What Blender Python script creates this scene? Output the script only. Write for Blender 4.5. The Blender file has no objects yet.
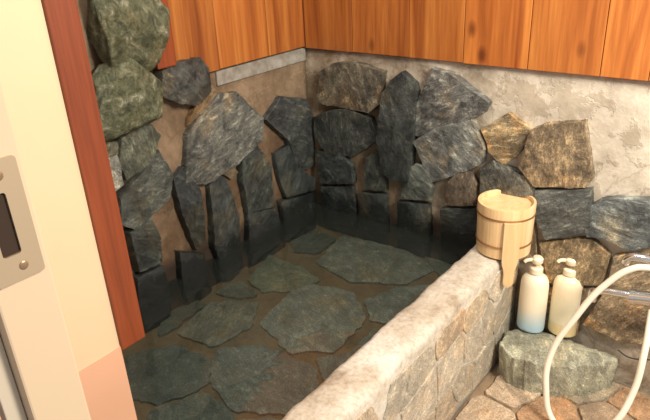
import bpy, bmesh, math, random
from mathutils import Vector, Matrix, noise
random.seed(7)
sc=bpy.context.scene
sc.view_settings.view_transform='Standard'
# ------------------------------------------------------------------ survey frame (metres)
C=Vector((1.4372,-1.7027,.9905)); YAW,PITCH,ROLL,F=-.6823,.4332,-.0514,618.0
fw=Vector((math.sin(YAW)*math.cos(PITCH),math.cos(YAW)*math.cos(PITCH),-math.sin(PITCH)))
r0=Vector((math.cos(YAW),-math.sin(YAW),0)); u0=r0.cross(fw)
rt=r0*math.cos(ROLL)+u0*math.sin(ROLL); up=-r0*math.sin(ROLL)+u0*math.cos(ROLL)
def ray(x,y): return fw+rt*((x-325)/F)-up*((y-210)/F)
def hit(x,y,ax,val):
    d=ray(x,y); t=(val-C[ax])/d[ax]; return C+d*t
W,T,HL,HF,ZB,H=.7259,.1118,.0673,-.32,-.1,.6
# ------------------------------------------------------------------ helpers
def link(o,parent=None):
    bpy.context.collection.objects.link(o)
    if parent: o.parent=parent
    return o
def mesh_obj(name,bm,mats,parent=None,smooth=True,angle=None):
    bmesh.ops.recalc_face_normals(bm,faces=bm.faces)
    me=bpy.data.meshes.new(name); 
    for f in bm.faces: f.smooth=smooth
    bm.to_mesh(me); bm.free()
    for m in (mats if isinstance(mats,list) else [mats]): me.materials.append(m)
    o=link(bpy.data.objects.new(name,me),parent)
    if angle:
        me.set_sharp_from_angle(angle=angle)
    return o
def empty(name):
    return link(bpy.data.objects.new(name,None))
def add_box(bm,lo,hi,bev=0):
    r=bmesh.ops.create_cube(bm,size=1)
    vs=r['verts']
    for v in vs:
        v.co=Vector([lo[i]+(v.co[i]+.5)*(hi[i]-lo[i]) for i in range(3)])
    if bev:
        es=list({e for v in vs for e in v.link_edges})
        bmesh.ops.bevel(bm,geom=es,offset=bev,segments=2,affect='EDGES',profile=.5)
def box(name,lo,hi,mat,bev=0,parent=None):
    bm=bmesh.new(); add_box(bm,lo,hi,bev); return mesh_obj(name,bm,mat,parent,smooth=False)
class NT:
    def __init__(s,name):
        s.m=bpy.data.materials.new(name); s.m.use_nodes=True; s.t=s.m.node_tree; s.t.nodes.clear()
        s.out=s.n('ShaderNodeOutputMaterial'); s.b=s.n('ShaderNodeBsdfPrincipled'); s.l(s.b.outputs[0],s.out.inputs[0])
    def n(s,k,**kw):
        x=s.t.nodes.new(k)
        for a,v in kw.items(): setattr(x,a,v)
        return x
    def l(s,a,b): s.t.links.new(a,b)
    def pos(s,scale=(1,1,1)):
        tc=s.n('ShaderNodeTexCoord'); mp=s.n('ShaderNodeMapping'); mp.inputs['Scale'].default_value=scale
        s.l(tc.outputs['Object'],mp.inputs[0]); return mp.outputs[0]
    def noise(s,vec,scale,detail=6,rough=.6,dist=0):
        x=s.n('ShaderNodeTexNoise'); x.inputs['Scale'].default_value=scale; x.inputs['Detail'].default_value=detail
        x.inputs['Roughness'].default_value=rough; x.inputs['Distortion'].default_value=dist
        s.l(vec,x.inputs['Vector']); return x.outputs['Fac']
    def ramp(s,fac,stops):
        x=s.n('ShaderNodeValToRGB'); e=x.color_ramp.elements
        e[0].position,e[0].color=stops[0][0],(*stops[0][1],1); e[1].position,e[1].color=stops[-1][0],(*stops[-1][1],1)
        for p,c in stops[1:-1]:
            q=e.new(p); q.color=(*c,1)
        s.l(fac,x.inputs[0]); return x.outputs[0]
    def mix(s,fac,a,b,mode='MIX'):
        x=s.n('ShaderNodeMix',data_type='RGBA',blend_type=mode)
        for i,v in ((0,fac),(6,a),(7,b)):
            if hasattr(v,'links'): s.l(v,x.inputs[i])
            elif i==0: x.inputs[0].default_value=v
            else: x.inputs[i].default_value=(*v,1)
        return x.outputs[2]
    def math(s,op,a,b=0,clamp=False):
        x=s.n('ShaderNodeMath',operation=op,use_clamp=clamp)
        for i,v in ((0,a),(1,b)):
            if hasattr(v,'links'): s.l(v,x.inputs[i])
            else: x.inputs[i].default_value=v
        return x.outputs[0]
    def maprange(s,v,a,b,c=0,d=1):
        x=s.n('ShaderNodeMapRange'); s.l(v,x.inputs[0])
        for i,k in enumerate((a,b,c,d)): x.inputs[i+1].default_value=k
        return x.outputs[0]
    def sep(s,v):
        x=s.n('ShaderNodeSeparateXYZ'); s.l(v,x.inputs[0]); return x.outputs
    def bump(s,h,strength=.5,dist=.01):
        x=s.n('ShaderNodeBump'); x.inputs['Strength'].default_value=strength; x.inputs['Distance'].default_value=dist
        s.l(h,x.inputs['Height']); s.l(x.outputs[0],s.b.inputs['Normal'])
    def col(s,c): 
        if hasattr(c,'links'): s.l(c,s.b.inputs['Base Color'])
        else: s.b.inputs['Base Color'].default_value=(*c,1)
    def rough(s,r):
        if hasattr(r,'links'): s.l(r,s.b.inputs['Roughness'])
        else: s.b.inputs['Roughness'].default_value=r
def simple(name,c,r=.5,metal=0,**kw):
    t=NT(name); t.col(c); t.rough(r); t.b.inputs['Metallic'].default_value=metal
    for k,v in kw.items(): t.b.inputs[k].default_value=v
    return t.m
def wetmask(t,p,n,lo,hi):
    s=t.sep(p)
    w=t.maprange(t.math('ADD',s[2],t.math('MULTIPLY',t.math('SUBTRACT',n,.5),.16)),lo,hi,1,0)
    return t.math('MULTIPLY',w,t.maprange(s[0],W+.02,W+.06,1,0))
# ---- stone material (per-stone pigment in attribute 'tint', alpha = bedding direction)
def stone_mat(name,wet=True,rust=.6,contrast=1.0,bumpd=.006):
    t=NT(name); p=t.pos()
    at=t.n('ShaderNodeAttribute',attribute_name='tint'); base=at.outputs['Color']
    vr=t.n('ShaderNodeVectorRotate',rotation_type='AXIS_ANGLE'); vr.inputs['Axis'].default_value=(.6,-.7,.35)
    t.l(p,vr.inputs['Vector']); t.l(t.math('MULTIPLY',at.outputs['Alpha'],6.28),vr.inputs['Angle'])
    n1=t.noise(p,13,10,.76,.4); n2=t.noise(p,210,6,.8); n3=t.noise(p,6,5,.6,.5)
    rot=t.n('ShaderNodeMapping'); t.l(vr.outputs[0],rot.inputs[0]); rot.inputs['Scale'].default_value=(1,1.3,4.0)
    n4=t.noise(rot.outputs[0],19,10,.8,.3)
    k=contrast
    c=t.mix(1,base,t.ramp(n1,[(.38,(1-.62*k,)*3),(.5,(1,1,1)),(.64,(1+.8*k,1+.78*k,1+.68*k))]),'MULTIPLY')
    c=t.mix(1,c,t.ramp(n4,[(.42,(1-.4*k,)*3),(.54,(1,1,1)),(.64,(1+1.5*k,1+1.48*k,1+1.3*k))]),'MULTIPLY')
    c=t.mix(1,c,t.ramp(n2,[(.38,(.6,.6,.6)),(.62,(1.4,1.4,1.4))]),'MULTIPLY')
    c=t.mix(t.maprange(n3,.54,.66,0,rust),c,t.mix(1,c,(1.8,1.3,.8),'MULTIPLY'))
    if wet:
        w=wetmask(t,p,n3,.05,.09)
        c=t.mix(w,c,t.mix(1,c,(.25,.28,.28),'MULTIPLY'))
        t.rough(t.maprange(w,0,1,.38,.16))
    else: t.rough(.55)
    t.col(c)
    t.bump(t.math('ADD',t.math('ADD',n1,t.math('MULTIPLY',n4,.9)),t.math('MULTIPLY',n2,.2)),.85,bumpd)
    return t.m
M_stone=stone_mat('slate_stone',bumpd=.0075); M_dry=stone_mat('paving_stone',False,.3,.4); M_bedstone=stone_mat('bed_stone',False,.5,.5,.002)
def mortar(name,lite=(.62,.54,.43),brown=(.23,.15,.085),gx=None,wet=True,smear=0):
    t=NT(name); p=t.pos(); s=t.sep(p)
    n1=t.noise(p,4,7,.65,.2); n2=t.noise(p,120,6,.7); n3=t.noise(p,10,8,.65,.1); n5=t.noise(p,2.6,6,.62,.6); n6=t.noise(p,7,7,.7,.3)
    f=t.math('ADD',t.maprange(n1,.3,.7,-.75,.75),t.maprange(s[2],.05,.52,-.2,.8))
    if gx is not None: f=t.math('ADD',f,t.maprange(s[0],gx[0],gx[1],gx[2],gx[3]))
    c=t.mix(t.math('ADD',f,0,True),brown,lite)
    c=t.mix(1,c,t.ramp(n3,[(.35,(.76,.74,.71)),(.6,(1.1,1.1,1.1))]),'MULTIPLY')
    if smear:
        c=t.mix(t.maprange(n6,.51,.56,0,smear),c,t.mix(1,c,(.72,.68,.62),'MULTIPLY'))
    e=t.math('ABSOLUTE',t.math('SUBTRACT',n5,.5)); c=t.mix(t.maprange(e,.002,.008,.35,0),c,t.mix(1,c,(.4,.36,.32),'MULTIPLY'))
    c=t.mix(1,c,t.ramp(n2,[(.3,(.92,.92,.92)),(.7,(1.07,1.07,1.07))]),'MULTIPLY')
    if wet:
        w=wetmask(t,p,n1,.04,.10)
        c=t.mix(w,c,t.mix(1,c,(.22,.2,.17),'MULTIPLY'))
    t.col(c); t.rough(.85); t.bump(t.math('ADD',t.math('ADD',n3,t.math('MULTIPLY',n2,.12)),t.maprange(n6,.51,.54,0,.2)),.6,.008)
    return t.m
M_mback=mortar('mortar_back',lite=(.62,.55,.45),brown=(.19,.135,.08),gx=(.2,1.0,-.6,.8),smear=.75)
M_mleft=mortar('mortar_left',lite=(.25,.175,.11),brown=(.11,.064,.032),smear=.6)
M_mfloor=mortar('mortar_floor',lite=(.42,.33,.23),brown=(.30,.21,.13),wet=False)
M_bed=mortar('mortar_bath_bed',lite=(.42,.28,.15),brown=(.33,.21,.105),wet=False)
def wood(name,c1,c2,c3,axis=2,knots=True,gscale=1.0,fine=.45,vary=True):
    t=NT(name); sc_=[26*gscale]*3; sc_[axis]=1.3*gscale
    p=t.pos(tuple(sc_)); at=t.n('ShaderNodeAttribute',attribute_name='tint')
    vec=t.n('ShaderNodeVectorMath',operation='ADD'); t.l(p,vec.inputs[0])
    sc2=t.n('ShaderNodeVectorMath',operation='SCALE'); t.l(at.outputs['Color'],sc2.inputs[0]); sc2.inputs['Scale'].default_value=9
    t.l(sc2.outputs[0],vec.inputs[1]); v=vec.outputs[0]
    g=t.noise(v,.7,3,.5,1.2); g2=t.noise(v,5,4,.6,.3)
    c=t.ramp(g,[(.28,c1),(.5,c2),(.74,c3)])
    c=t.mix(fine,c,t.mix(1,c,t.ramp(g2,[(.35,(.45,.38,.32)),(.6,(1.25,1.25,1.25))]),'MULTIPLY'))
    if knots:
        s3=[5.5,5.5,5.5]; s3[axis]=3.0
        vo=t.n('ShaderNodeTexVoronoi'); t.l(t.pos(tuple(s3)),vo.inputs['Vector']); vo.inputs['Scale'].default_value=1.5
        k=t.maprange(vo.outputs['Distance'],.05,.15,1,0)
        c=t.mix(k,c,(.14,.035,.008))
    if vary:
        sp=t.n('ShaderNodeSeparateColor'); t.l(at.outputs['Color'],sp.inputs[0])
        br=t.maprange(sp.outputs[0],0,1,.55,1.45)
        cc=t.n('ShaderNodeCombineColor'); 
        for i in range(3): t.l(br,cc.inputs[i])
        c=t.mix(1,c,cc.outputs[0],'MULTIPLY')
    t.col(c); t.rough(.42); t.bump(g2,.2,.0015)
    return t.m
M_wood=wood('cedar_boards',(.25,.062,.012),(.44,.138,.028),(.60,.23,.05),fine=.28)
M_post=wood('post_wood',(.19,.038,.010),(.26,.054,.014),(.31,.072,.02),knots=False,fine=.25)
M_pale=wood('hinoki_wood',(.66,.43,.20),(.76,.53,.28),(.82,.62,.36),knots=False,fine=.12,vary=False)
# ---- stone geometry
def resample(poly,step,jit,seed,soft):
    out=[]; n=len(poly)
    for i in range(n):
        a=Vector(poly[i]);b=Vector(poly[(i+1)%n]); L=(b-a).length; k=max(1,int(L/step))
        for j in range(k): out.append(a.lerp(b,j/k))
    m=len(out); sm=out
    for _ in range(soft): sm=[(sm[i-1]+sm[i]*2+sm[(i+1)%m])/4 for i in range(m)]
    res=[]
    for q in sm:
        v=noise.noise_vector(Vector((q.x*38+seed,q.y*38,seed*1.7)))
        v2=noise.noise_vector(Vector((q.x*160+seed,q.y*160,seed)))
        res.append(q+Vector((v.x,v.y))*jit+Vector((v2.x,v2.y))*jit*.45)
    return res
def stone(bm,lay,poly,frame,thick,tint,base=-.012,rough=.12,flare=0,step=.007,jit=.003,soft=0,facet=.5,round_=0,grow=1.0):
    O,U,V,N=frame; seed=random.uniform(0,100)
    pts=resample(poly,step,jit,seed,soft)
    c=sum(pts,Vector((0,0)))/len(pts)
    pts=[c+(q-c)*grow for q in pts]
    rad=max((q-c).length for q in pts)
    planes=[]
    a0=random.uniform(0,6.28)
    for k in range(6):
        a=a0+k*1.05+random.uniform(-.4,.4); planes.append((math.cos(a),math.sin(a),random.uniform(.2,1.1)*facet,random.uniform(-.05,.4)*facet))
    rings=[]
    lv=[(1+flare,0),(1+flare*.4,.5),(1.0,.9),(.985,1),(.9,1),(.8,1),(.7,1),(.6,1),(.5,1),(.4,1),(.3,1),(.2,1),(.1,1)]
    for s,k in lv:
        ring=[]
        for q in pts:
            w=c+(q-c)*s
            nz=noise.noise(Vector((w.x*24+seed,w.y*24,seed)))*.6+noise.noise(Vector((w.x*80,w.y*80+seed,seed)))*.35
            m_=1.0
            for (dx,dy,sl,of) in planes:
                m_=min(m_,1+of-sl*((w.x-c.x)*dx+(w.y-c.y)*dy)/rad)
            hh=thick*max(.35,m_)*(1+rough*nz)
            if round_: hh-=thick*round_*s**3
            z=base+(hh-base)*k
            ring.append(bm.verts.new(O+U*w.x+V*w.y+N*z))
        rings.append(ring)
    faces=[]
    n=len(pts)
    for a,b in zip(rings,rings[1:]):
        for i in range(n): faces.append(bm.faces.new((a[i],a[(i+1)%n],b[(i+1)%n],b[i])))
    cv=bm.verts.new(sum((v.co for v in rings[-1]),Vector())/n)
    for i in range(n): faces.append(bm.faces.new((rings[-1][i],rings[-1][(i+1)%n],cv)))
    faces.append(bm.faces.new(rings[0][::-1]))
    j=random.uniform(.88,1.12); al=random.random()
    for f in faces:
        for l in f.loops: l[lay]=(tint[0]*j,tint[1]*j,tint[2]*j,al)
def new_bm():
    bm=bmesh.new(); return bm,bm.loops.layers.float_color.new('tint')
X,Y,Z=Vector((1,0,0)),Vector((0,1,0)),Vector((0,0,1)); O0=Vector((0,0,0))
FB=(O0,X,Z,-Y); FL=(O0,Y,Z,X)
def pb(px,d=.03): return [(lambda p:(p.x,p.z))(hit(a,b,1,-d)) for a,b in px]
def pl(px,d=.03): return [(lambda p:(p.y,p.z))(hit(a,b,0,d)) for a,b in px]
def pz(px,z): return [(lambda p:(p.x,p.y))(hit(a,b,2,z)) for a,b in px]
DK=(.032,.038,.037);LG=(.24,.24,.22)
# ------------------------------------------------------------------ room shell
def mortar_wall(name,o,U,V,lenU,lenV,N,mat,depth=.14):
    bm=bmesh.new(); nu,nv=int(lenU/.02),int(lenV/.02); g=[]
    for i in range(nu+1):
        row=[]
        for j in range(nv+1):
            p=o+U*(lenU*i/nu)+V*(lenV*j/nv)
            d=noise.noise(p*9)*.006+noise.noise(p*30)*.002
            row.append(bm.verts.new(p+N*(d-.002)))
        g.append(row)
    for i in range(nu):
        for j in range(nv): bm.faces.new((g[i][j],g[i+1][j],g[i+1][j+1],g[i][j+1]))
    border=[e for e in bm.edges if e.is_boundary]
    r=bmesh.ops.extrude_edge_only(bm,edges=border)
    nvv=[v for v in r['geom'] if isinstance(v,bmesh.types.BMVert)]
    for v in nvv:
        k=(v.co-o).dot(N); v.co+=N*(-depth-k)
    bmesh.ops.contextual_create(bm,geom=[e for e in bm.edges if e.is_boundary])
    return mesh_obj(name,bm,mat)
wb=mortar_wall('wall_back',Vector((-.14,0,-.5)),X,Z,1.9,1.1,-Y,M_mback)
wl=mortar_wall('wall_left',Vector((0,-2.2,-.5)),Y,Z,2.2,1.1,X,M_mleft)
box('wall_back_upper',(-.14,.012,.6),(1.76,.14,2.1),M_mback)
yp=hit(160,40,0,.03).y
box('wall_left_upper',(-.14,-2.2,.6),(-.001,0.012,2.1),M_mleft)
box('floor',(-.14,-2.2,-.42),(1.9,.0,HF-.015),M_mfloor)
# wooden boards
def boards(name,edges,plane,z0,z1,br):
    bm=bmesh.new(); lay=bm.loops.layers.float_color.new('tint')
    for i,(a,b) in enumerate(zip(edges,edges[1:])):
        before=set(bm.faces)
        zz=z0+random.uniform(-.002,.002)
        if plane=='y': add_box(bm,(a+.0009,-.014-random.uniform(0,.002),zz),(b-.0009,.0115,z1),.0015)
        else: add_box(bm,(-.0005,a+.0009,zz),(.014+random.uniform(0,.002),b-.0009,z1),.0015)
        k=br[i%len(br)]
        for f in bm.faces:
            if f not in before:
                for l in f.loops: l[lay]=(k,random.Random(i).random(),random.Random(i+50).random(),1)
    return mesh_obj(name,bm,M_wood,smooth=False)
ex=[.016]+[hit(x,y,1,0).x for x,y in ((355,52),(411,58),(465,63),(529,69),(601,76))]+[1.12,1.3,1.5,1.76]
boards('wood_panel_back',ex,'y',H,2.1,[.22,.32,.38,.60,.52,.66,.6])
boards('wood_panel_left',[yp+.032,-.42,-.20,-.016],'x',H+.003,2.1,[.14,.28,.18])
box('trim_corner',(0,-.016,H),(.016,.0,2.1),M_post)
bm=bmesh.new(); add_box(bm,(-.01,-.43,.553),(.006,-.003,.598),.003)
t=NT('sill_concrete'); n_=t.noise(t.pos(),25,6,.6); t.col(t.ramp(n_,[(.35,(.18,.16,.13)),(.65,(.32,.30,.26))])); t.rough(.85)
mesh_obj('trim_sill',bm,t.m,smooth=False)
bm,lay=new_bm(); add_box(bm,(-.001,yp-.035,.655),(.05,yp+.03,2.1),.004)
for f in bm.faces:
    for l in f.loops: l[lay]=(.3,.3,.2,1)
mesh_obj('wood_post',bm,M_post,smooth=False)
# ------------------------------------------------------------------ stone cladding left
bm,lay=new_bm()
for px,c,d in [
 ([(163,72),(180,62),(204,58),(213,68),(214,92),(200,106),(180,104),(165,97)],(.065,.068,.062),.05),
 ([(186,184),(189,135),(203,112),(224,93),(238,92),(265,118),(263,140),(238,165),(206,186)],(.115,.117,.103),.03),
 ([(267,120),(283,97),(308,99),(316,120),(317,166),(300,174),(288,140)],(.05,.055,.052),.028),
 ([(122,138),(148,121),(163,135),(156,160),(128,181),(120,165)],(.09,.097,.072),.04),
 ([(120,198),(160,150),(175,177),(171,200),(135,231),(121,225)],(.078,.086,.074),.035),
 ([(106,160),(119,155),(124,185),(110,195)],(.22,.22,.19),.04),
 ([(175,180),(185,168),(201,190),(207,240),(198,252),(182,215)],DK,.03),
 ([(211,186),(222,175),(229,180),(239,215),(242,265),(230,286),(215,250)],DK,.03),
 ([(242,152),(256,142),(271,165),(275,207),(249,214),(243,182)],(.042,.048,.043),.028),
 ([(249,214),(276,208),(287,238),(284,264),(262,274),(250,262)],DK,.028),
 ([(276,154),(290,145),(302,170),(315,178),(315,190),(287,198),(280,180)],DK,.026),
 ([(282,202),(315,192),(317,228),(292,241),(285,225)],DK,.026),
 ([(130,234),(150,213),(161,238),(163,263),(139,273)],(.043,.05,.045),.035),
 ([(137,278),(163,266),(173,300),(165,337),(140,347)],DK,.035),
 ([(180,252),(205,254),(213,290),(200,320),(184,302)],DK,.03),
 ([(216,292),(234,288),(246,275),(250,290),(222,312)],DK,.02),
 ([(206,110),(219,92),(214,84),(196,106),(190,118),(189,126)],(.17,.12,.065),.02),
 ([(218,170),(232,166),(240,172),(232,180)],(.16,.12,.07),.015),
 ([(98,142),(118,142),(119,155),(104,158)],(.14,.13,.09),.03)]:
    stone(bm,lay,pl(px,d*.9),FL,d,c)
mesh_obj('stone_cladding_left',bm,M_stone,angle=.35)
bm,lay=new_bm()
for px,c,d in [
 ([(316,98),(321,70),(333,63),(352,62),(383,72),(380,104),(368,113),(320,104)],(.098,.085,.062),.028),
 ([(312,118),(328,111),(347,108),(370,119),(377,141),(352,158),(325,153),(313,136)],(.052,.057,.05),.028),
 ([(376,142),(381,92),(390,80),(399,73),(413,85),(415,100),(407,183),(392,182),(383,176)],(.036,.041,.038),.042),
 ([(409,137),(414,108),(431,68),(450,74),(489,103),(484,114),(420,138)],(.15,.15,.14),.028),
 ([(412,142),(436,128),(471,119),(485,150),(480,166),(430,184)],(.142,.147,.138),.028),
 ([(480,130),(508,113),(533,134),(521,152),(503,167),(489,153)],(.27,.205,.12),.022),
 ([(518,167),(529,131),(545,124),(584,122),(592,181),(585,189),(534,188)],(.24,.175,.105),.032),
 ([(534,191),(591,190),(590,231),(570,237),(545,240),(536,220)],(.088,.095,.092),.032),
 ([(583,208),(605,199),(665,200),(665,245),(630,252),(606,240),(586,237)],(.125,.14,.14),.028),
 ([(316,151),(338,152),(351,166),(353,184),(319,184)],DK,.026),
 ([(321,187),(351,187),(355,205),(354,227),(324,223)],DK,.026),
 ([(365,157),(378,149),(385,178),(385,192),(363,190)],(.04,.045,.038),.026),
 ([(359,193),(385,195),(387,234),(361,231)],DK,.026),
 ([(402,172),(415,164),(426,167),(431,181),(429,202),(399,199)],(.10,.11,.095),.028),
 ([(396,202),(428,205),(429,244),(397,241)],DK,.028),
 ([(447,182),(466,166),(476,185),(474,206),(444,206)],(.13,.10,.072),.028),
 ([(440,209),(473,209),(479,235),(470,259),(441,253)],DK,.028),
 ([(479,170),(492,161),(533,180),(534,197),(480,196)],(.10,.102,.09),.028),
 ([(508,205),(534,200),(536,262),(512,262)],(.24,.175,.11),.02),
 ([(538,243),(590,238),(611,256),(602,286),(548,283)],(.32,.235,.135),.02),
 ([(613,257),(670,252),(670,345),(625,345),(582,325),(607,286)],(.32,.245,.16),.028),
 ([(540,287),(601,290),(580,318),(577,335),(540,330)],(.26,.195,.12),.02)]:
    stone(bm,lay,pb(px,d*.9),FB,d,c)
mesh_obj('stone_cladding_back',bm,M_stone,angle=.35)
# boulders
tb=NT('mossy_boulder'); p=tb.pos(); n1=tb.noise(p,30,10,.80,.5); n2=tb.noise(p,130,6,.7); n3=tb.noise(p,9,4,.6)
c=tb.ramp(n1,[(.37,(.022,.026,.015)),(.47,(.085,.095,.05)),(.56,(.16,.17,.105)),(.66,(.42,.41,.31))])
c=tb.mix(tb.maprange(n3,.45,.62,0,.6),c,tb.mix(1,c,(1.2,.95,.7),'MULTIPLY')); tb.col(c); tb.rough(.6); tb.bump(tb.math('ADD',n1,tb.math('MULTIPLY',n2,.3)),1,.010)
def boulder(cx,cy,x,ry,rz,rx,seed,rotz):
    bm=bmesh.new(); bmesh.ops.create_icosphere(bm,subdivisions=5,radius=1)
    ctr=hit(cx,cy,0,x); rnd=random.Random(seed)
    pls=[(Vector((rnd.gauss(0,1),rnd.gauss(0,1),rnd.gauss(0,1))).normalized(),rnd.uniform(.70,.90)) for _ in range(18)]
    for v in bm.verts:
        n=v.co.normalized(); q=n*1.1
        for pn,pd in pls:
            k=q.dot(pn)
            if k>pd: q-=pn*(k-pd)*.95
        d=1+.05*noise.noise(n*4+Vector((seed,3,0)))+.03*noise.noise(n*12)
        w=q*d; w=Vector((w.x*rx,w.y*ry,w.z*rz)); w=Matrix.Rotation(rotz,3,'X')@w
        v.co=ctr+w
    return mesh_obj('boulder',bm,tb.m)
boulder(126,22,.045,.12,.122,.075,3,.2)
boulder(124,98,.045,.125,.118,.08,11,-.25)
# ------------------------------------------------------------------ bath
tr=NT('rim_concrete'); p=tr.pos(); n1=tr.noise(p,9,8,.65,.2); n2=tr.noise(p,90,6,.7); n3=tr.noise(p,5,5,.6)
c=tr.ramp(n1,[(.34,(.32,.26,.195)),(.45,(.46,.40,.32)),(.6,(.55,.505,.43))])
c=tr.mix(tr.maprange(n3,.48,.60,0,.7),c,(.66,.63,.57)); c=tr.mix(1,c,tr.ramp(n2,[(.36,(.80,.77,.74)),(.55,(1.05,1.05,1.05))]),'MULTIPLY')
tr.col(c); tr.rough(.55); tr.bump(tr.math('ADD',n1,tr.math('MULTIPLY',n2,.25)),.5,.005)
bm=bmesh.new()
prof=[(W,-.42),(W,HL-.012),(W+.004,HL-.004),(W+.014,HL),(W+.04,HL+.001),(W+.07,HL+.001),(W+T-.016,HL),(W+T-.005,HL-.006),(W+T,HL-.018),(W+T,-.1),(W+T,-.2),(W+T,-.42)]
ny=220; rows=[]
for i in range(ny+1):
    y=-2.1+(2.1-.001)*i/ny; row=[]
    for (x,z) in prof:
        q=Vector((x,y,z)); k=1 if z>-.4 else 0
        dx=noise.noise(q*14)*.006*k+noise.noise(q*45)*.003*k; dz=(noise.noise(q*9+Vector((9,0,0)))*.004+noise.noise(q*40)*.0015)*(1 if z>0 else 0)
        row.append(bm.verts.new((x+dx,y,z+dz)))
    rows.append(row)
for a,b in zip(rows,rows[1:]):
    for j in range(len(prof)): bm.faces.new((a[j],a[(j+1)%len(prof)],b[(j+1)%len(prof)],b[j]))
bm.faces.new(rows[0]); bm.faces.new(rows[-1])
rim=mesh_obj('bath_rim',bm,tr.m)
def vor(u0,u1,v0,v1,nu,nv,gap,seed,jit=.36):
    rnd=random.Random(seed); S=[]
    for i in range(-1,nu+1):
        for j in range(-1,nv+1):
            S.append(Vector((u0+(u1-u0)*(i+.5+rnd.uniform(-jit,jit))/nu,v0+(v1-v0)*(j+.5+rnd.uniform(-jit,jit))/nv)))
    out=[]
    for a in S:
        if not(u0<a.x<u1 and v0<a.y<v1): continue
        poly=[Vector((u0,v0)),Vector((u1,v0)),Vector((u1,v1)),Vector((u0,v1))]
        for b in S:
            if b is a or (b-a).length>max((u1-u0)/nu,(v1-v0)/nv)*3: continue
            n=(b-a).normalized(); m=(a+b)/2-n*gap
            new=[]
            for i in range(len(poly)):
                p_,q_=poly[i],poly[(i+1)%len(poly)]; dp,dq=(p_-m).dot(n),(q_-m).dot(n)
                if dp<=0: new.append(p_)
                if dp*dq<0: new.append(p_.lerp(q_,dp/(dp-dq)))
            poly=new
            if not poly: break
        if len(poly)>=3: out.append(poly)
    return out
bm,lay=new_bm(); pal=[(.50,.40,.29),(.46,.40,.31),(.53,.43,.31),(.43,.38,.30),(.50,.38,.26),(.54,.47,.37)]
for poly in vor(-1.9,-.02,HF+.005,.035,14,3,.004,5,.42):
    stone(bm,lay,[tuple(q) for q in poly],(Vector((W+T,0,0)),Y,Z,X),.0045,random.choice(pal),base=-.008,rough=.3,step=.010,jit=.007,soft=1,facet=.4)
mesh_obj('bath_rim_cladding',bm,M_dry,angle=.6)
box('bath_floor',(-.0,-2.1,-.36),(W+.01,.0,ZB-.003),M_bed)
bm,lay=new_bm()
for px,c in [
 ([(218,350),(262,345),(310,365),(318,395),(290,412),(235,408),(212,380)],(.34,.36,.34)),
 ([(262,322),(300,283),(352,292),(364,318),(335,348),(292,350)],(.46,.46,.42)),
 ([(318,262),(345,236),(405,250),(432,268),(405,282),(350,280)],(.36,.355,.31)),
 ([(248,278),(270,256),(303,268),(318,280),(290,290),(262,290)],(.36,.36,.26)),
 ([(178,332),(212,302),(258,302),(250,325),(215,345)],(.36,.34,.28)),
 ([(128,355),(175,345),(210,358),(205,385),(160,402),(130,395)],(.18,.205,.195)),
 ([(318,358),(350,352),(375,328),(400,330),(345,385),(325,375)],(.30,.32,.30)),
 ([(365,300),(400,287),(440,285),(410,322),(374,320)],(.36,.375,.345)),
 ([(150,412),(205,392),(232,414),(225,445),(150,445)],(.23,.265,.25)),
 ([(290,240),(315,231),(336,238),(318,252),(296,251)],(.18,.18,.15)),
 ([(242,418),(300,418),(320,402),(330,430),(300,450),(240,450)],(.25,.28,.265)),
 ([(215,292),(240,280),(258,294),(240,298)],(.24,.24,.19)),
 ([(160,318),(195,300),(205,304),(176,326),(160,335)],(.18,.19,.16)),
 ([(420,250),(465,255),(480,262),(445,282)],(.26,.27,.23))]:
    stone(bm,lay,pz(px,ZB+.006),(Vector((0,0,ZB)),X,Y,Z),.006,c,base=-.008,rough=.15,step=.012,jit=.009,soft=1,facet=.2,grow=1.06)
mesh_obj('bath_floor_stones',bm,M_bedstone,angle=.8)
# water surface: clear, with a pale diffuse veil added as painted sheen, Fresnel mirror reflection
tw=NT('bath_water'); t=tw.t
tw.t.nodes.remove(tw.b)
tr_=tw.n('ShaderNodeBsdfTransparent'); tr_.inputs[0].default_value=(.68,.73,.68,1)
df=tw.n('ShaderNodeBsdfDiffuse'); df.inputs[0].default_value=(.24,.29,.26,1)
m1=tw.n('ShaderNodeMixShader'); m1.inputs[0].default_value=.045; tw.l(tr_.outputs[0],m1.inputs[1]); tw.l(df.outputs[0],m1.inputs[2])
gl=tw.n('ShaderNodeBsdfGlossy'); gl.inputs['Roughness'].default_value=.02
fr=tw.n('ShaderNodeFresnel'); fr.inputs['IOR'].default_value=1.8
mx=tw.n('ShaderNodeMixShader'); tw.l(fr.outputs[0],mx.inputs[0]); tw.l(m1.outputs[0],mx.inputs[1]); tw.l(gl.outputs[0],mx.inputs[2]); tw.l(mx.outputs[0],tw.out.inputs[0])
nn=tw.noise(tw.pos(),8,2,.4); bp=tw.n('ShaderNodeBump'); bp.inputs['Strength'].default_value=.35; bp.inputs['Distance'].default_value=.01
tw.l(nn,bp.inputs['Height']); tw.l(bp.outputs[0],gl.inputs['Normal']); tw.l(bp.outputs[0],fr.inputs['Normal'])
bm=bmesh.new(); vs=[bm.verts.new(q) for q in ((0,-2.1,0),(W+.003,-2.1,0),(W+.003,0,0),(0,0,0))]; bm.faces.new(vs)
mesh_obj('bath_water',bm,tw.m)
# washing-area paving
bm,lay=new_bm(); pal=[(.42,.30,.20),(.38,.31,.22),(.44,.33,.23),(.36,.29,.21),(.42,.25,.14),(.46,.37,.27)]
for poly in vor(W+T+.01,1.75,-1.2,-.005,6,8,.004,23,.4):
    stone(bm,lay,[tuple(q) for q in poly],(Vector((0,0,HF-.015)),X,Y,Z),.013,random.choice(pal),base=-.008,rough=.15,step=.012,jit=.005,soft=1,facet=.25)
mesh_obj('paving_stones',bm,M_dry,angle=.6)
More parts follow.
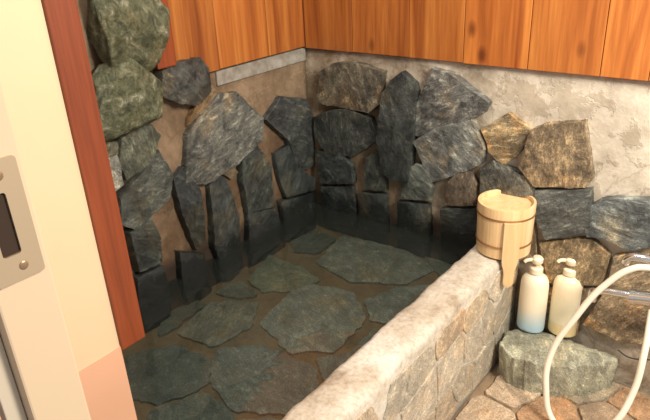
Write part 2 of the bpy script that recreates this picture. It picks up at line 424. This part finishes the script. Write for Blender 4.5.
# big flat step stone under the bottles
SZ=-.20
bm,lay=new_bm()
pp=pz([(499,342),(506,328),(530,316),(570,318),(606,326),(628,342),(622,354),(600,362),(568,366),(534,360),(506,352)],SZ)
stone(bm,lay,[(a,min(b,-.035)) for a,b in pp],(Vector((0,0,HF)),X,Y,Z),SZ-HF,(.42,.41,.31),base=-.005,rough=.14,flare=-.06,step=.010,jit=.014,soft=2,facet=.12,round_=.09)
mesh_obj('step_stone',bm,stone_mat('step_stone_rock',False,.4,.55,.006),angle=.8)
# ------------------------------------------------------------------ lathe helper
def lathe(name,prof,mat,parent=None,seg=48,center=(0,0,0),mod=None,sy=1,smooth=True,angle=.7):
    bm=bmesh.new(); rings=[]
    for r,z in prof:
        if r<1e-6: rings.append([bm.verts.new((center[0],center[1],center[2]+z))]); continue
        ring=[]
        for i in range(seg):
            a=2*math.pi*i/seg; rr=r*(mod(a,z) if mod else 1)
            ring.append(bm.verts.new((center[0]+rr*math.cos(a),center[1]+rr*math.sin(a)*sy,center[2]+z)))
        rings.append(ring)
    for a,b in zip(rings,rings[1:]):
        for i in range(seg):
            j=(i+1)%seg
            if len(a)==1 and len(b)==1: continue
            if len(a)==1: bm.faces.new((a[0],b[j],b[i]))
            elif len(b)==1: bm.faces.new((a[i],a[j],b[0]))
            else: bm.faces.new((a[i],a[j],b[j],b[i]))
    return mesh_obj(name,bm,mat,parent,smooth=smooth,angle=angle)
def tube(name,pts,r,mat,parent=None,res=10):
    cu=bpy.data.curves.new(name,'CURVE'); cu.dimensions='3D'; sp=cu.splines.new('BEZIER'); sp.bezier_points.add(len(pts)-1)
    for b,q in zip(sp.bezier_points,pts): b.co=q; b.handle_left_type=b.handle_right_type='AUTO'
    cu.bevel_depth=r; cu.bevel_resolution=6; cu.resolution_u=res; cu.use_fill_caps=True
    o=bpy.data.objects.new(name,cu); bpy.context.collection.objects.link(o)
    dg=bpy.context.evaluated_depsgraph_get(); me=bpy.data.meshes.new_from_object(o.evaluated_get(dg)); bpy.data.objects.remove(o)
    me.materials.clear(); me.materials.append(mat)
    for p_ in me.polygons: p_.use_smooth=True
    return link(bpy.data.objects.new(name,me),parent)
# ------------------------------------------------------------------ wooden bath bucket (upside down, stave handle hanging)
bk=empty('wooden_bath_bucket'); bc=Vector((.814,-.088,HL+.004)); bk.location=bc
hb=.160
groove=lambda a,z: 1-(.008 if abs(((a/(2*math.pi)*18)%1)-.5)>.48 else 0)
lathe('staves',[(.070,.0),(.074,0),(.079,.002),(.0795,.01),(.0815,hb*.5),(.0835,hb-.004),(.0825,hb),(.076,hb),(.0745,hb-.003),(.0745,hb-.012),(0,hb-.012)],M_pale,bk,seg=216,mod=groove)
lathe('inner_wall',[(.070,0),(.071,hb-.02),(0,hb-.02)],M_pale,bk)
M_cop=simple('copper_band',(.42,.22,.10),.4,.6)
for zz in (.040,.128):
    r=.0805+.003*(zz/hb)
    lathe('band',[(r+.0002,zz-.003),(r+.0018,zz-.0025),(r+.0018,zz+.0025),(r+.0002,zz+.003)],M_cop,bk,seg=96)
ha=math.radians(-54); er=Vector((math.cos(ha),math.sin(ha),0)); et=Vector((-math.sin(ha),math.cos(ha),0))
hp=[(.125,.024),(.08,.024),(.02,.0235),(0,.023),(-.012,.021),(-.028,.0165),(-.042,.0145),(-.056,.0145),(-.066,.015),(-.076,.0135),(-.082,.009),(-.0845,.001)]
bm=bmesh.new(); rows=[]
for z,w in hp:
    row=[]
    rr=.080
    for (tt,dd) in ((-1,.000),(-1,.008),(-.6,.0105),(0,.0115),(.6,.0105),(1,.008),(1,.0),(0,-.0005)):
        row.append(bm.verts.new(er*(rr+dd)+et*(w*tt)+Vector((0,0,z))))
    rows.append(row)
for a,b in zip(rows,rows[1:]):
    for j in range(8): bm.faces.new((a[j],a[(j+1)%8],b[(j+1)%8],b[j]))
bm.faces.new(rows[0]); bm.faces.new(rows[-1])
mesh_obj('handle',bm,M_pale,bk,angle=.8)
# ------------------------------------------------------------------ pump bottles
def bottle_mat(name,top,low,z0,z1):
    t=NT(name); z=t.sep(t.pos())[2]; c=t.mix(t.maprange(z,z0,z1,0,1),low,top); t.col(c); t.rough(.28)
    t.b.inputs['Subsurface Weight'].default_value=.2; t.b.inputs['Subsurface Radius'].default_value=(.02,.015,.01); return t.m
M_pump=simple('pump_plastic',(.86,.74,.55),.3)
def bottle(px,py,mat,rot,s=1.0,label=None):
    e=empty('pump_bottle'); p=hit(px,py,2,SZ-.006); e.location=p; 
    r=.043*s; h=.203*s
    lathe('body',[(0,.002),(r*.85,.0),(r*.97,.004),(r,.012),(r*1.0,h*.5),(r*.985,h*.8),(r*.93,h*.88),(r*.78,h*.94),(r*.5,h*.975),(r*.36,h*.99),(r*.36,h*1.02),(0,h*1.02)],mat,e,seg=64,sy=.85)
    if label: lathe('label',[(r*1.004,.045*s),(r*1.004,.125*s)],label,e,seg=64,sy=.85)
    lathe('collar',[(0,h*1.0),(r*.46,h*1.0),(r*.46,h*1.08),(r*.36,h*1.10),(0,h*1.10)],M_pump,e,mod=lambda a,z:1+.02*math.cos(a*20))
    lathe('stem',[(.0045,h*1.09),(.0045,h*1.18),(0,h*1.18)],M_pump,e,seg=20)
    lathe('pump_head',[(0,h*1.16),(r*.34,h*1.16),(r*.40,h*1.18),(r*.40,h*1.235),(r*.28,h*1.265),(0,h*1.27)],M_pump,e,seg=32)
    d=Vector((math.cos(rot),math.sin(rot),0))
    tube('nozzle',[Vector((0,0,h*1.21)),d*.018+Vector((0,0,h*1.215)),d*.034+Vector((0,0,h*1.20)),d*.038+Vector((0,0,h*1.18))],.0058,M_pump,e)
    return e
M_b1=bottle_mat('bottle_plastic_blue',(.88,.77,.58),(.50,.68,.78),.02,.09); M_b2=bottle_mat('bottle_plastic_cream',(.88,.77,.54),(.88,.70,.38),.02,.1)
bottle(530,327,M_b1,math.radians(215),1.0,None)
bottle(562,331,M_b2,math.radians(205),1.03,simple('paper_label_cream',(.88,.80,.58),.4))
# ------------------------------------------------------------------ faucet with hose
M_chr=simple('chrome',(.72,.74,.76),.14,1.0); M_hose=simple('hose_vinyl',(.80,.73,.60),.35); M_blk=simple('black_rubber',(.03,.03,.03),.5)
fa=empty('shower_faucet')
yf=-.13
def P(x,y,d=yf): return hit(x,y,1,d)
tube('mixer_body',[P(634,297),P(660,300),P(700,304)],.020,M_chr,fa)
tube('mixer_ring',[P(631,296.7),P(636,297.2)],.0225,M_chr,fa)
tube('spout',[P(640,297),P(618,293),P(600,291),P(592,294)],.0105,M_chr,fa)
tube('spout_tip',[P(594,290),P(592,300)],.0125,M_chr,fa)
tube('upper_outlet',[P(655,262),P(640,258),P(629,258),P(625,263)],.0115,M_chr,fa)
tube('riser',[P(655,262),P(660,280),P(662,300)],.011,M_chr,fa)
q=P(675,301); tube('wall_leg',[q,Vector((q.x,-.01,q.z))],.014,M_chr,fa)
ho=tube('shower_hose',[P(652,268,-.16),P(635,268,-.17),P(605,285,-.19),P(575,318,-.22),P(552,352,-.25),P(546,385,-.28),P(556,425,-.30),P(580,440,-.31),P(612,425,-.30),P(632,395,-.26),P(645,350,-.22),P(652,310,-.16)],.0085,M_hose)
tube('drain_cord',[P(618,350,-.05),P(628,357,-.06),P(650,360,-.07)],.002,M_blk,fa)
# ------------------------------------------------------------------ doorway on the left
def paint(name,c,sc_=3):
    t=NT(name); n=t.noise(t.pos(),sc_,4,.5); t.col(t.mix(t.maprange(n,.3,.7,0,1),tuple(k*.93 for k in c),c)); t.rough(.5); return t.m
M_cream=paint('cream_paint',(.74,.55,.35)); M_pink=paint('pink_plaster',(.73,.41,.26)); M_jamb=paint('jamb_paint',(.54,.41,.28))
box('wall_doorway',(.30,-2.1,.215),(.43,-1.161,2.2),M_cream)
box('wall_doorway_base',(.302,-2.1,-.42),(.432,-1.1605,.2149),M_pink)
bm,lay=new_bm(); add_box(bm,(.30,-1.1605,.205),(.436,-1.101,2.2),.003)
for f in bm.faces:
    for l in f.loops: l[lay]=(.36,.3,.2,1)
mesh_obj('trim_door_post',bm,M_post,smooth=False)
dj=empty('door_1')
xa=.987
box('jamb',(xa-.03,-1.55,-.42),(xa,-1.503,2.2),M_jamb,.002,dj)
box('leaf_frame',(xa-.025,-1.566,-.42),(xa-.012,-1.5505,2.2),simple('grey_white_paint',(.48,.41,.32),.4),.001,dj)
bm,lay=new_bm(); add_box(bm,(xa-.06,-1.64,-.42),(xa-.026,-1.5665,2.2),.001)
for f in bm.faces:
    for l in f.loops: l[lay]=(.5,.3,.2,1)
mesh_obj('leaf_wood',bm,M_post,dj,smooth=False)
M_plate=simple('aged_brass',(.54,.41,.27),.36,.6)
def rrect(y0,y1,z0,z1,r,n=6):
    out=[]
    for cy,cz,a0 in ((y1-r,z1-r,0),(y0+r,z1-r,90),(y0+r,z0+r,180),(y1-r,z0+r,270)):
        for k in range(n+1):
            a=math.radians(a0+90*k/n); out.append((cy+r*math.cos(a),cz+r*math.sin(a)))
    return out
outer=rrect(-1.5465,-1.5085,.751,.848,.003); inner=rrect(-1.537,-1.5225,.773,.823,.0025)
bm=bmesh.new()
L=[[bm.verts.new((x,*q)) for q in ring] for ring,x in ((outer,xa),(outer,xa+.0024),(inner,xa+.0024),(inner,xa))]
n=len(outer)
for a,b in zip(L,L[1:]+L[:1]):
    for k in range(n): bm.faces.new((a[k],a[(k+1)%n],b[(k+1)%n],b[k]))
mesh_obj('strike_plate',bm,M_plate,dj,angle=.6)
box('strike_slot_shade',(xa-.001,-1.5375,.7725),(xa+.0004,-1.522,.8235),simple('slot_shade_paint',(.03,.016,.009),1.0),0,dj)  # flat dark panel, its colour stands in for shade inside the slot
M_scr=simple('screw_steel',(.30,.20,.12),.35,.6)
for zz in (.762,.836):
    bm=bmesh.new(); bmesh.ops.create_uvsphere(bm,u_segments=20,v_segments=10,radius=.0040)
    for v in bm.verts: v.co=Vector((xa+.002+v.co.x*.35,-1.524+v.co.y,zz+v.co.z))
    mesh_obj('screw',bm,M_scr,dj)
# ------------------------------------------------------------------ light
w=bpy.data.worlds.new('world'); sc.world=w; w.use_nodes=True
bg=w.node_tree.nodes['Background']; bg.inputs[0].default_value=(.97,.96,.95,1); bg.inputs[1].default_value=.56
def area(name,loc,tgt,size,power,col,sy=None):
    l=bpy.data.lights.new(name,'AREA'); l.energy=power; l.color=col; l.size=size
    if sy: l.shape='RECTANGLE'; l.size_y=sy
    o=link(bpy.data.objects.new(name,l)); o.location=loc
    o.rotation_euler=(Vector(tgt)-Vector(loc)).to_track_quat('-Z','Y').to_euler(); return o
area('window_light',(2.2,-.85,1.6),(.7,-.1,.0),.5,68,(1,.91,.77))
area('overhead_fill',(.7,-.7,2.4),(.5,-.4,0),.4,23,(1,.91,.78))  # added overhead fill
# ------------------------------------------------------------------ camera
cd=bpy.data.cameras.new('camera'); cd.sensor_fit='HORIZONTAL'; cd.sensor_width=36; cd.lens=F*36/650; cd.clip_start=.02
co=link(bpy.data.objects.new('camera',cd))
m=Matrix((rt,up,-fw)).transposed().to_4x4(); m.translation=C; co.matrix_world=m
sc.camera=co
